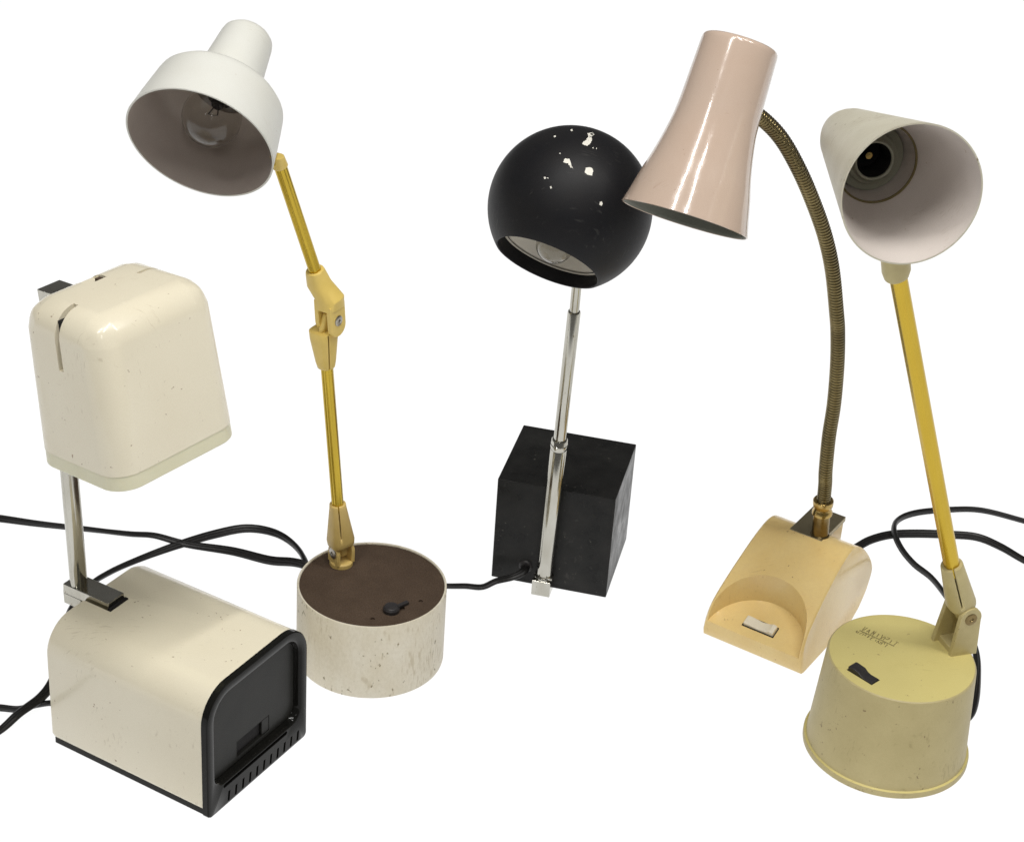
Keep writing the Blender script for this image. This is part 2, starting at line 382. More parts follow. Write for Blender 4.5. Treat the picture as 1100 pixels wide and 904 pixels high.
# step in the rear top edge where the hinge fork folds in
box(bmc, hc, a_, b_, k_, (-.7, .95), (HB / 2 - 2.75, HB / 2 + 1), (zt - .45, zt + 1))
cut(head, bmc)
bm = bmesh.new(); box(bm, hc, a_, b_, k_, (-HA / 2 + .85, -HA / 2 + 2.3), (-.235, .235), (HH - 4.1, HH - .7)); finish(bm, 'slot_shade_block', 'dark', t1)  # dark block in the slit; paints the shade inside it
bm = bmesh.new(); box(bm, hc, a_, b_, k_, (.55, .97), (HB / 2 - 2.8, HB / 2 - 1.9), (HH - .46, HH - .2)); finish(bm, 'slot_shade_block', 'brown', t1)  # brown block painting the shaded step of the notch
bm = bmesh.new(); hbox(bm, 0, 1.25, .04, 1.97, False)
finish(bm, 'diffuser', 'diffuser', t1, ang=40, bevel=.12)
bm = bmesh.new()
hb = V((-32.75, 124.6, 36.4))
box(bm, hb, a_, b_, k_, (-1.0, 1.0), (-2.6, .7), (-1.2, .35))
finish(bm, 'head_bracket', 'chrome', t1, bevel=.06)
# black cord coming from behind the base
power_cord([(-33.6, 122.3, 1.2), (-34.6, 123.6, .5), (-35.9, 123.5, .3), (-37.2, 122.8, .3), (-38.8, 122.8, .3), (-41.5, 122.6, .3), (-46, 121.6, .3), (-58, 124, .3), (-75, 121, .3), (-95, 125, .3)], t1, twist=.15)

# ================================================================== LAMP 2: drum base, two jointed gold arm
D2 = V((-10.478, 133.57, 0)); R2, H2 = 6.117, 7.145
t2 = thing('jointed_desk_lamp', 'stepped white shade lamp on a jointed gold arm rising from a scuffed drum base', 'lamp', D2)
bm = bmesh.new()
lathe(bm, [(0, .02), (R2 - .25, .02), (R2 - .03, .12), (R2, .3), (R2, H2 - .06), (R2 - .04, H2), (R2 - .15, H2), (R2 - .19, H2 - .05), (R2 - .19, H2 - .5), (0, H2 - .5)], D2, Z, 128)
base2 = finish(bm, 'drum_base', 'drum', t2)
bm = bmesh.new(); lathe(bm, [(0, H2 - .45), (R2 - .2, H2 - .45), (R2 - .2, H2 - .14), (0, H2 - .14)], D2, Z, 128)
disc = finish(bm, 'top_disc', 'brown', t2)
bmc = bmesh.new()
for p in ((-9.98, 128.85), (-6.35, 131.75)): lathe(bmc, [(0, H2 - .3), (.19, H2 - .3), (.19, H2), (0, H2)], (p[0], p[1], 0), Z, 16)
lathe(bmc, [(0, H2 - .35), (.42, H2 - .35), (.42, H2), (0, H2)], (-7.95, 130.55, 0), Z, 24)
cut(disc, bmc)
bm = bmesh.new()
lathe(bm, [(0, 0), (.66, 0), (.68, .35), (.55, .55), (0, .6)], (-8.6, 130.1, H2 - .2), Z, 32)
u = V((.72, .69, 0)); w = V((-.69, .72, 0))
box(bm, (-8.3, 130.35, H2 - .1), u, w, Z, (0, 1.3), (-.17, .17), (0, .25))
finish(bm, 'rotary_switch', 'blacksoft', t2, bevel=.04)

def fluted(r, g=6, n=48, depth=.10):
    return [(r * (1 - depth * abs(math.cos(g * PI * k / n)) ** 6) * math.cos(2 * PI * k / n), r * (1 - depth * abs(math.cos(g * PI * k / n)) ** 6) * math.sin(2 * PI * k / n)) for k in range(n)]
def rod(p0, p1, r, m, parent, name='arm', rot=0):
    bm = bmesh.new(); sec = fluted(r)
    sweep(bm, [V(p0), V(p0).lerp(V(p1), .5), V(p1)], lambda i, c, s: sec)
    return finish(bm, name, m, parent, ang=50)
def sqsec(w, h, e=3.2, n=40):
    out = []
    for k in range(n):
        a = 2 * PI * k / n; c, s = math.cos(a), math.sin(a)
        q = (abs(c) ** e + abs(s) ** e) ** (-1 / e)
        out.append((w * q * c, h * q * s))
    return out
def loft(bm, secs, side, mi=0):
    """secs: (point, direction, half width along side, half depth, squareness)"""
    rings = []
    for p, d, w, h, e in secs:
        d = V(d).normalized(); s = (V(side) - d * V(side).dot(d)).normalized(); t = d.cross(s)
        rings.append([bm.verts.new(V(p) + s * u + t * v) for u, v in sqsec(w, h, e)])
    for A, B in zip(rings, rings[1:]):
        for i in range(len(A)): bm.faces.new((A[i], A[(i + 1) % len(A)], B[(i + 1) % len(A)], B[i])).material_index = mi
    bm.faces.new(rings[0][::-1]); bm.faces.new(rings[-1])
def ear(bm, c, axis, up, r, down, th, w2=None):
    """rounded lug: disc of radius r about c, running `down` below it"""
    ax = V(axis).normalized(); up = (V(up) - ax * V(up).dot(ax)).normalized(); s = up.cross(ax)
    w2 = w2 or r
    poly = arc(0, 0, r, 0, 180, 14) + [(-w2, -down), (w2, -down)]
    prism(bm, poly, c, s, up, ax, -th / 2, th / 2)
def screw(c, axis, r, parent, m='steel', name='screw', h=.12):
    bm = bmesh.new(); lathe(bm, [(0, -.1), (r, -.1), (r, h * .6), (r * .8, h), (r * .35, h), (r * .3, h * .3), (0, h * .3)], c, axis, 28)
    return finish(bm, name, m, parent)

# foot joint on the drum
foot = V((-13.3, 136.3, H2 - .15))
lowdir = (V((-13.58, 136, 13.13)) - V((-13.26, 136.2, 9.2))).normalized()
ax2 = V((-.78, -.62, 0)).normalized()
sd2 = ax2.cross(Z).normalized()
bm = bmesh.new()
lathe(bm, [(0, 0), (.98, 0), (.98, .35), (.9, .45), (0, .45)], foot, Z, 40)
for s in (-1, 1): ear(bm, foot + Z * 1.35 + ax2 * s * .7, ax2, Z, .74, 1.0, .3)
finish(bm, 'foot_joint', 'tanjoint', t2, bevel=.05)
screw(foot + Z * 1.35 + ax2 * .83, ax2, .5, t2)
bm = bmesh.new()
pv = foot + Z * 1.35
loft(bm, [(pv - lowdir * .35, lowdir, .38, .4, 3), (pv + lowdir * .75, lowdir, .38, .45, 3)], ax2)
loft(bm, [(pv + lowdir * .7, lowdir, 1.02, .85, 3.5), (pv + lowdir * 1.2, lowdir, 1.06, .9, 3.5), (pv + lowdir * 4.3, lowdir, .68, .68, 2.3), (pv + lowdir * 4.7, lowdir, .66, .66, 2.1)], ax2)
sock = finish(bm, 'rod_socket', 'tanjoint', t2, bevel=.04)
V3 = V
def slit(ob, c, d, toward, l0, l1, w=.05, depth=1.2):
    d = V(d).normalized(); n = (V(toward) - d * V(toward).dot(d)).normalized(); s = d.cross(n)
    b = bmesh.new(); box(b, c, s, n, d, (-w, w), (.3, depth), (l0, l1)); cut(ob, b)
camdir = V((0, -.85, .5))
slit(sock, pv, lowdir, V((.2, -.95, .1)), 1.7, 5.0)
E2 = V((-14.72, 135.5, 25.9)); P2 = V((-14.45, 135.2, 30.35)); UE2 = V((-15.62, 135.0, 34.3)); T2 = V((-18.1, 132.35, 44.3))
rod(pv + lowdir * 4.0, E2 + Z * .6, .5, 'gold', t2)
# elbow
ld = (E2 - (pv + lowdir * 4)).normalized(); ud = (T2 - UE2).normalized()
axe = V((.84, -.54, .02)).normalized()
bm = bmesh.new()
loft(bm, [(E2, ld, .66, .64, 2.3), (E2 + ld * .5, ld, .74, .7, 2.8), (E2 + ld * 2.6, ld, .98, .88, 3.6), (E2 + ld * 3.35, ld, 1.0, .9, 3.6)], axe)
loft(bm, [(E2 + ld * 2.9, ld, .3, .62, 3), (P2 + ld * .6, ld, .3, .62, 3)], axe)
le = finish(bm, 'lower_elbow', 'yjoint', t2, bevel=.05)
slit(le, E2, ld, V((.45, -.9, .1)), -.5, 3.3)
bm = bmesh.new()
loft(bm, [(UE2 + ud * .15, ud, .68, .68, 2.2), (UE2 - ud * .1, ud, .76, .74, 2.2), (UE2 - ud * 1.2, (ud + ld * .3), .9, .86, 2.6), (P2 + ld * 1.75 + X * .1, ld * .7 + ud * .3, .95, 1.0, 3.2), (P2 + ld * .95 + X * .05, ld, .9, .98, 3.6)], axe)
for s in (-1, 1): ear(bm, P2 + axe * s * .6 - ld * (.5 if s > 0 else .15), axe, -ld, .88, 1.9, .4)
ue = finish(bm, 'upper_elbow', 'yjoint', t2, bevel=.06)
screw(P2 + axe * .8, axe, .42, t2)
bm = bmesh.new(); tube(bm, [P2 - axe * .75, P2, P2 + axe * .75], .2, 16); finish(bm, 'pivot_pin', 'steel', t2)
rod(UE2 - ud * .6, T2, .5, 'gold', t2)
# stepped shade
n2 = V((-.19, -.88, -.44)).normalized(); c2 = V((-23.3, 130.0, 46.02))
o2 = c2; ax_ = -n2
prof_out = [(5.45, 0), (5.42, .12), (5.2, 1.7), (4.85, 3.9), (4.76, 4.3), (4.5, 4.62), (4.0, 4.85), (2.62, 5.4), (2.48, 5.6), (2.4, 6.1), (1.98, 10.2), (1.9, 10.55), (1.7, 10.8), (1.3, 10.9), (0, 10.92)]
prof_in = [(0, 10.75), (1.65, 10.6), (2.25, 5.9), (2.4, 5.3), (4.0, 4.7), (4.45, 4.4), (4.72, 3.9), (5.08, 1.7), (5.32, 0)]
bm = bmesh.new()
lathe(bm, prof_out, o2, ax_, 128, 0); lathe(bm, prof_in, o2, ax_, 128, 1); lathe(bm, [(5.32, 0), (5.45, 0)], o2, ax_, 128, 0)
shade2 = finish(bm, 'lamp_shade', ['white', 'whitedim'], t2, ang=40)
bm = bmesh.new(); lathe(bm, [(0, 4.5), (1.0, 4.5), (1.1, 4.65), (1.1, 5.9), (0, 5.9)], o2, ax_, 48); finish(bm, 'socket', 'dark', shade2)
def bulb(o, ax, t, r, neck, tn, parent):
    prof = []
    aend = math.acos(min(neck / r, 1))
    for i in range(25):
        a = -PI / 2 + (PI / 2 + (aend)) * i / 24
        prof.append((max(r * math.cos(a), 0), t + r * math.sin(a)))
    prof[0] = (0, t - r)
    prof += [(neck, tn)]
    inn = [(max(q - .035, 0), tt + (.035 if k == 0 else .02)) for k, (q, tt) in enumerate(prof)]
    bm = bmesh.new(); lathe(bm, prof, o, ax, 64); lathe(bm, inn[::-1], o, ax, 64); lathe(bm, [inn[-1], prof[-1]], o, ax, 64)
    b = finish(bm, 'bulb', 'glass', parent, ang=60)
    bm = bmesh.new()
    lathe(bm, [(0, t + r * .55), (neck * .5, t + r * .5), (neck * .62, t + r * .62), (neck * .3, t + r * .75), (neck * .45, t + r * 1.1), (neck * .8, tn), (0, tn)], o, ax, 24)
    x, y, d = frame(ax); o = V(o)
    tube(bm, [o + ax * (t + r * .7), o + ax * (t + .25) + x * .35], .04, 8)
    tube(bm, [o + ax * (t + r * .7), o + ax * (t + .25) - x * .35], .04, 8)
    tube(bm, [o + ax * (t + .25) + x * .35, o + ax * (t + .18), o + ax * (t + .25) - x * .35], .02, 8)
    finish(bm, 'filament_mount', 'dark', parent)
bulb(o2, ax_, 2.6, 2.15, .8, 4.8, shade2)
bm = bmesh.new()
loft(bm, [(T2 - ud * .7, ud, .56, .56, 2.2), (T2 + ud * .25, ud, .56, .4, 2.5)], axe)
finish(bm, 'shade_joint', 'yjoint', t2, bevel=.05)
power_cord([(-15.0, 138.0, .6), (-16.4, 141.5, .3), (-17.4, 145.9, .3), (-18.8, 148.6, .3), (-20.8, 150.3, .3), (-23.4, 150.7, .3), (-26.1, 149.4, .3), (-29.1, 147.2, .3), (-31.9, 144.7, .3), (-34.1, 142.3, .3),
            (-35.4, 140.0, .3), (-36.2, 136, .3), (-35.6, 130, .3), (-35.2, 126.2, .75), (-35.6, 123.9, .8), (-36.8, 121.7, .8), (-38.1, 119.7, .35), (-40.6, 116.8, .3), (-44, 114, .3), (-54, 111, .3), (-70, 112, .3), (-92, 108, .3)], t2, twist=.12)

# ================================================================== LAMP 3: black ball on a telescopic chrome pole
yaw3 = -.2; A3, B3, O3 = V((math.cos(yaw3), math.sin(yaw3), 0)), V((-math.sin(yaw3), math.cos(yaw3), 0)), V((-.88, 146.21, 0))
W3, D3, H3 = 10.42, 9.85, 10.22
t3 = thing('ball_desk_lamp', 'black ball shaded lamp on a chrome telescopic pole in front of a black cube', 'lamp', O3 + A3 * 5 + B3 * 5)
bm = bmesh.new(); box(bm, O3, A3, B3, Z, (0, W3), (0, D3), (0, H3))
cube = finish(bm, 'cube_base', 'cubeblack', t3, bevel=.09)
bm = bmesh.new(); lathe(bm, [(0, -.1), (.62, -.1), (.62, .02), (.5, .12), (.3, .12), (.3, .2), (0, .2)], (2.1, 145.59, 1.75), -B3, 28)
finish(bm, 'cord_grommet', 'blacksoft', t3)
q = [V((3.75, 144.6, 1.2)), V((4.11, 143.8, 16.06)), V((4.38, 142.8, 28.58)), V((4.41, 142.4, 33.2))]
qd = (q[2] - q[0]).normalized()
bm = bmesh.new(); lathe(bm, [(0, -.2), (.66, -.2), (.69, -.1), (.69, (q[1] - q[0]).length - .1), (.62, (q[1] - q[0]).length), (0, (q[1] - q[0]).length)], q[0], q[1] - q[0], 40)
lathe(bm, [(.69, .12), (.85, .2), (.85, .5), (.69, .58)], q[0], q[1] - q[0], 40)
lathe(bm, [(.69, -1.0), (.74, -.9), (.74, -.55), (.69, -.5)], q[1], q[1] - q[0], 40)
finish(bm, 'outer_tube', 'chrome', t3)
l = (q[2] - q[1]).length
bm = bmesh.new(); lathe(bm, [(0, -.2), (.53, -.2), (.53, l - .1), (.48, l), (0, l)], q[1], q[2] - q[1], 40); finish(bm, 'middle_tube', 'chrome', t3)
bm = bmesh.new(); lathe(bm, [(0, -.2), (.4, -.2), (.4, (q[3] - q[2]).length), (0, (q[3] - q[2]).length)], q[2], q[3] - q[2], 40); finish(bm, 'inner_tube', 'chrome', t3)
bm = bmesh.new(); box(bm, (3.68, 144.45, 0), A3, B3, Z, (-.82, .82), (-.75, .75), (-.0, 1.5)); finish(bm, 'foot_block', 'chrome', t3, bevel=.06)
SC, SR = V((3.3, 140.0, 38.69)), 6.325
n3 = V((-.31, -.65, -.69)).normalized(); rho = 4.25; th = math.asin(rho / SR)
prof = [(SR * math.sin(th + (PI - th) * i / 60), SR * math.cos(th + (PI - th) * i / 60)) for i in range(61)]; prof[-1] = (0, -SR)
d0 = SR * math.cos(th)
bm = bmesh.new()
lathe(bm, prof, SC, n3, 160)
lathe(bm, [prof[0], (rho - .07, d0 + .03), (rho - .16, d0 - .02), (rho - .16, d0 - 1.1), (rho - .5, d0 - 1.1)], SC, n3, 160)
ball = finish(bm, 'ball_shade', 'matblack', t3, ang=30)
bm = bmesh.new()
rp = [(rho - .2, d0 - 1.05), (rho - .35, d0 - 1.05), (3.3, d0 - 1.75), (2.4, d0 - 2.9), (1.6, d0 - 4.0), (0, d0 - 4.1)]
lathe(bm, rp, SC, n3, 96); lathe(bm, [(r_, t_ - .12) for r_, t_ in rp], SC, n3, 96); finish(bm, 'reflector', 'reflector', ball)
bulb(SC, -n3, -(d0 - 1.6), 1.5, .85, -(d0 - 3.7), ball)
# chipped paint: irregular thin flakes lying on the ball
def project_on_ball(px_dir): return SC + V(px_dir).normalized() * (SR + .004)
camf = (SC - V((0, 0, 100))).normalized(); camr = V((.9976, .0348, .0606)); camr = (camr - camf * camr.dot(camf)).normalized(); camu = camr.cross(camf)
def balldir(u, v):                       # u right, v up in units of the radius as seen from the front
    w = math.sqrt(max(1 - u * u - v * v, 0)); return camr * u + camu * v - camf * w
chips = [([(.20, .89), (.27, .90), (.29, .87), (.24, .85), (.26, .80), (.24, .77), (.20, .73), (.14, .75), (.16, .79), (.21, .83), (.23, .86)]),
         ([(-.06, .58), (-.01, .57), (.02, .50), (.04, .46), (.0, .475), (-.025, .52), (-.08, .54)]),
         ([(.18, .47), (.24, .48), (.27, .43), (.26, .385), (.20, .395), (.17, .42)]),
         ([(.345, .075), (.37, .085), (.38, .055), (.365, .03), (.34, .045)]),
         ([(-.31, .36), (-.29, .37), (-.28, .35), (-.30, .34)]), ([(-.235, .25), (-.22, .26), (-.21, .235), (-.23, .23)]),
         ([(0, .93), (.02, .94), (.03, .915), (.01, .91)]), ([(-.27, .355), (-.255, .36), (-.25, .34)]),
         ([(.26, .71), (.275, .715), (.27, .695)]), ([(.30, .70), (.31, .71), (.315, .69)]), ([(-.13, .64), (-.12, .65), (-.11, .63)]),
         ([(-.20, .85), (-.175, .86), (-.17, .84), (-.19, .835)])]
bm = bmesh.new()
for ch in chips:
    ps = []
    for i, (u, v) in enumerate(ch):
        u2, v2 = ch[(i + 1) % len(ch)]
        for f in (0, .33, .66):
            j = .006 if len(ch) > 5 else .002
            ps.append((u + (u2 - u) * f + random.uniform(-j, j), v + (v2 - v) * f + random.uniform(-j, j)))
    cu, cv = sum(p[0] for p in ps) / len(ps), sum(p[1] for p in ps) / len(ps)
    cvx = bm.verts.new(project_on_ball(balldir(cu, cv)))
    rr = [bm.verts.new(project_on_ball(balldir(u, v))) for u, v in ps]
    mid = [bm.verts.new(project_on_ball(balldir((u + cu) / 2, (v + cv) / 2))) for u, v in ps]
    for i in range(len(rr)):
        j = (i + 1) % len(rr)
        bm.faces.new((rr[i], rr[j], mid[j], mid[i])); bm.faces.new((mid[i], mid[j], cvx))
finish(bm, 'chipped_paint', 'chip', ball, ang=180)
power_cord([(2.15, 145.9, 1.75), (1.9, 144.8, 1.7), (1.0, 144.3, 1.4), (-.4, 144.3, .85), (-1.6, 143.9, .4), (-3.1, 144.0, .3), (-4.9, 143.8, .3), (-9, 143.6, .3), (-14, 143.9, .3), (-17.8, 144.9, .85), (-20.6, 145.8, .35),
            (-24.1, 146.9, .3), (-28.3, 147.5, .3), (-31.2, 147.9, .7), (-33.6, 148.2, .5), (-37.8, 148.8, .3), (-42.1, 149.1, .3), (-45.6, 149.5, .3), (-50.8, 150, .3), (-62, 149, .3), (-78, 151, .3), (-95, 148, .3)], t3, twist=.1)

# ================================================================== LAMP 4: gooseneck with pink shade
L4 = V((17.67, 139.95, 0)); A4 = V((.8525, -.5219, 0)).normalized(); B4 = V((-A4.y, A4.x, 0))
t4 = thing('gooseneck_desk_lamp', 'gooseneck lamp with glossy beige pink flared shade and peach base with ivory rocker switch', 'lamp', L4 + A4 * 4.8 + B4 * 6)
W4 = 9.6; kk = .10
pf = [(0, 0), (-.22, .5), (-.28, 1.6), (0, 2.7), (.7, 3.6), (2, 4.55), (3.3, 5.35), (4.6, 6.05), (6.0, 6.75), (7.4, 7.3), (8.8, 7.6), (10.1, 7.3), (11.5, 6.4), (12.8, 5.1), (13.7, 3.8), (13.75, 3.0), (12.8, 1.7), (11.3, .6), (9.8, 0)]
def smooth_prof(p):
    q = spline([(u, v, 0) for u, v in p[1:-1]], 4); return [p[0]] + [(a.x, a.y) for a in q] + [p[-1]]
pf = smooth_prof(pf)
bm = bmesh.new()
rr = []
for side, ins in ((0, .12), (0, 0), (1, 0), (1, .12)):
    ring_ = []
    cb, cz = 6, 3.2
    for u, v in pf:
        sh_ = 1 - ins / 4
        uu, vv_ = (cb + (u - cb) * sh_, cz + (v - cz) * sh_) if ins else (u, v)
        vv_ = max(vv_, 0)
        a = (kk * v + (0.0 if ins else .12)) if side == 0 else (W4 - kk * v - (0.0 if ins else .12))
        ring_.append(bm.verts.new(L4 + A4 * a + B4 * uu + Z * vv_))
    rr.append(ring_)
for Aq, Bq in zip(rr, rr[1:]):
    for i in range(len(Aq)): bm.faces.new((Aq[i], Aq[(i + 1) % len(Aq)], Bq[(i + 1) % len(Aq)], Bq[i]))
bm.faces.new(rr[0]); bm.faces.new(rr[-1][::-1])
base4 = finish(bm, 'wedge_base', 'peach', t4, ang=28)
# scooped half-round recess for the switch
bmc = bmesh.new()
poly = [(4.8 + 4.35 * math.cos(PI * i / 40), -.5 + 4.3 * math.sin(PI * i / 40)) for i in range(41)] + [(.45, -2), (9.15, -2)]
def lz(b): return 1.6 + .33 * (b + .3)
A_ = [bmc.verts.new(L4 + A4 * u + B4 * v + Z * lz(v)) for u, v in poly]; B_ = [bmc.verts.new(L4 + A4 * u + B4 * v + Z * 9) for u, v in poly]
for i in range(len(poly)): bmc.faces.new((A_[i], A_[(i + 1) % len(poly)], B_[(i + 1) % len(poly)], B_[i]))
bmc.faces.new(A_[::-1]); bmc.faces.new(B_); cut(base4, bmc)
up4 = (Z - B4 * .33).normalized(); fb4 = (B4 + Z * .33).normalized()
so = L4 + A4 * 4.75 + B4 * 1.15; so.z = lz(1.15)
bm = bmesh.new(); box(bm, so, A4, fb4, up4, (-1.5, 1.5), (-.58, .58), (-.2, .035)); finish(bm, 'switch_well', 'dark', t4)
bm = bmesh.new()
prism(bm, [(-1.42, -.1), (-1.42, .32), (-.9, .30), (0, .16), (.75, .30), (1.05, .5), (1.42, .42), (1.42, -.1)], so, A4, up4, fb4, -.47, .47)
finish(bm, 'rocker_switch', 'ivory', t4, bevel=.09)
# bracket on the ridge
bm = bmesh.new()
box(bm, L4, A4, B4, Z, (3.15, 6.05), (8.6, 13.35), (4.6, 7.14)); finish(bm, 'neck_block', 'peach', t4, bevel=.12)
bm = bmesh.new()
box(bm, L4, A4, B4, Z, (3.05, 6.15), (8.45, 13.4), (7.14, 7.62)); finish(bm, 'neck_plate', 'plate', t4, bevel=.06)
neck = [(27.23, 145.0, 8.74), (27.07, 144.75, 10.88), (26.92, 144.38, 13.07), (26.69, 143.95, 14.7), (26.42, 143.48, 18.24), (26.3, 142.96, 21.73), (25.95, 142.42, 25.61), (25.49, 141.84, 28.71), (25.02, 141.25, 30.85),
        (24.06, 140.62, 34.79), (22.97, 139.98, 37.94), (21.56, 139.32, 40.99), (20.06, 138.64, 43.78), (18.41, 137.94, 46.3), (16.78, 137.23, 48.0), (15.2, 136.2, 49.2), (14.2, 135.0, 49.8)]
bm = bmesh.new()
fd = V((27.12, 144.9, 10.6)) - V((27.3, 145.05, 7.55))
lathe(bm, [(0, 0), (.82, 0), (.84, .12), (.74, .25), (.74, 1.9), (.74, 3.0), (0, 3.0)], (27.3, 145.05, 7.55), fd, 40)
finish(bm, 'neck_stem', 'brassdark', t4)
bm = bmesh.new()
lathe(bm, [(.5, 0), (.8, 0), (.88, .06), (.88, .3), (.8, .45), (.74, .7), (.86, .95), (.88, 1.15), (.88, 1.45), (.8, 1.55), (.4, 1.55)], (27.17, 144.93, 9.75), fd, 40)
finish(bm, 'neck_collar', 'brass', t4)
bm = bmesh.new()
full = spline([(27.15, 144.9, 10.4)] + neck[2:], 30)
# resample by arc length
seg_l = [0]
for a, b_2 in zip(full, full[1:]): seg_l.append(seg_l[-1] + (b_2 - a).length)
tot = seg_l[-1]; N = int(tot / .042); res = []; j = 0
for i in range(N + 1):
    s = tot * i / N
    while j < len(seg_l) - 2 and seg_l[j + 1] < s: j += 1
    f = (s - seg_l[j]) / max(seg_l[j + 1] - seg_l[j], 1e-9); res.append(full[j].lerp(full[j + 1], f))
def goose(i, c, s):
    o = []
    for k in range(28):
        th_ = k / 28
        ph = (s / .27 + th_) % 1
        r = .50 + .10 * math.sin(PI * ph) ** .7
        o.append((r * math.cos(2 * PI * th_), r * math.sin(2 * PI * th_)))
    return o
sweep(bm, res, goose)
finish(bm, 'gooseneck', 'goose', t4, ang=180)
c4 = V((11.44, 132.0, 41.96)); n4 = V((-.234, -.454, -.858)).normalized(); a4 = -n4
po = spline([(4.76, 0, 0), (4.5, 1.0, 0), (4.14, 2.5, 0), (3.76, 3.9, 0), (3.42, 5.4, 0), (3.14, 7.0, 0), (3.02, 8.4, 0), (2.96, 10, 0), (2.9, 11.6, 0), (2.85, 12.9, 0)], 4)
po = [(p.x, p.y) for p in po]
pout = po + [(2.82, 13.1), (2.74, 13.24), (2.6, 13.33), (2.3, 13.38), (0, 13.42)]
pin = [(0, 13.2)] + [(r - .12, t) for r, t in po[::-1]]
bm = bmesh.new(); lathe(bm, pout, c4, a4, 128, 0); lathe(bm, pin, c4, a4, 128, 1); lathe(bm, [(4.64, 0), (4.7, -.04), (4.76, 0)], c4, a4, 128, 0)
shade4 = finish(bm, 'lamp_shade', ['pink', 'pinkin'], t4, ang=50)
bm = bmesh.new(); lathe(bm, [(0, 7.5), (1.5, 7.5), (1.6, 7.7), (1.6, 12.5), (0, 12.5)], c4, a4, 40); finish(bm, 'socket', 'dark', shade4)
power_cord([(29.8, 151.0, 1.2), (31.0, 153.0, .5), (32.4, 154.4, .3), (34.1, 156.1, .3), (36.2, 157.3, .3), (38.7, 157.8, .3), (41.8, 158.0, .3), (44.4, 157.9, .3), (46.4, 156.5, .3), (48.2, 154.5, .3), (51.1, 151.8, .3), (56, 148.5, .3), (68, 146, .3), (84, 149, .3), (100, 147, .3)], t4, twist=.08)

# ================================================================== LAMP 5: cone shade, flower-pot base
D5 = V((31.68, 126.28, 0)); RT, RB, H5 = 5.77, 6.6, 8.755
t5 = thing('cone_desk_lamp', 'lamp with open cone shade facing forward, straight gold arm and khaki tapered round base', 'lamp', D5)
bm = bmesh.new()
lathe(bm, [(0, .02), (RB - .1, .02), (RB, .12), (RB, .5), (RB - .05, .6), (RB - .22, .66), (RB - .26, .8), (RT + .04, H5 - .2), (RT - .02, H5 - .06), (RT - .12, H5), (0, H5)], D5, Z, 128)
base5 = finish(bm, 'pot_base', 'khakishaded', t5, ang=30)
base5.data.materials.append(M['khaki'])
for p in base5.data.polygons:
    if p.normal.z > .9: p.material_index = 1  # upward faces get the lighter khaki; overhead light put into colour
# rectangular rocker
sx = V((.70, -.71, 0)).normalized(); sy = V((.71, .70, 0)).normalized(); so5 = V((28.33, 123.6, H5))
bm = bmesh.new(); box(bm, so5, sx, sy, Z, (-1.22, 1.22), (-.5, .5), (-.2, .02)); finish(bm, 'switch_well', 'dark', t5)
bm = bmesh.new()
prism(bm, [(-1.16, -.1), (-1.16, .36), (-.95, .42), (-.2, .36), (.1, .16), (.4, .08), (1.16, .1), (1.16, -.1)], so5, sx, Z, sy, -.47, .47)
finish(bm, 'rocker_switch', 'blacksoft', t5, bevel=.06)
# stamped maker's lettering, worn beyond reading: two rows with a rule between
bm = bmesh.new()
to = V((28.45, 129.15, H5 + .004)); tx = V((.79, -.61, 0)).normalized(); ty = V((.61, .79, 0)).normalized()
def stroke(u0, v0, u1, v1, w=.035):
    u0, v0, u1, v1 = [q + random.uniform(-.06, .06) for q in (u0, v0, u1, v1)]
    d = V((u1 - u0, v1 - v0)); n = V((-d.y, d.x)).normalized() * w
    f = [(u0 + n.x, v0 + n.y), (u1 + n.x, v1 + n.y), (u1 - n.x, v1 - n.y), (u0 - n.x, v0 - n.y)]
    vs = [bm.verts.new(to + tx * a + ty * b + Z * random.uniform(0, .002)) for a, b in f]; bm.faces.new(vs)
glyphs = [[(0, 1, .5, 0), (.5, 0, 1, 1)], [(0, 0, 0, 1), (0, 1, 1, 1), (0, .5, .8, .5), (0, 0, 1, 0)], [(0, 0, 0, 1), (0, 1, 1, 0), (1, 0, 1, 1)], [(.5, 0, .5, 1)], [(0, 1, 1, 1), (.5, 0, .5, 1)],
          [(0, 0, .5, 1), (.5, 1, 1, 0), (.2, .4, .8, .4)], [(0, 0, 0, 1), (0, 1, .9, 1), (.9, 1, .9, .5), (.9, .5, 0, .5)]]
x0 = .1
for k, g in enumerate([0, 5, 2, 3, 0, 6, 3, 4]):
    for s_ in glyphs[g]: stroke(x0 + s_[0] * .26, .62 + s_[1] * .55, x0 + s_[2] * .26, .62 + s_[3] * .55, .03)
    x0 += .4
stroke(.0, .48, 3.1, .48, .045)
x0 = -.1
for k, g in enumerate([2, 3, 6, 0, 1, 3, 2, 6, 4]):
    for s_ in glyphs[g]: stroke(x0 + s_[0] * .2, .0 + s_[1] * .34, x0 + s_[2] * .2, .0 + s_[3] * .34, .028)
    x0 += .33
finish(bm, 'stamped_lettering', 'stamp', t5, ang=180)
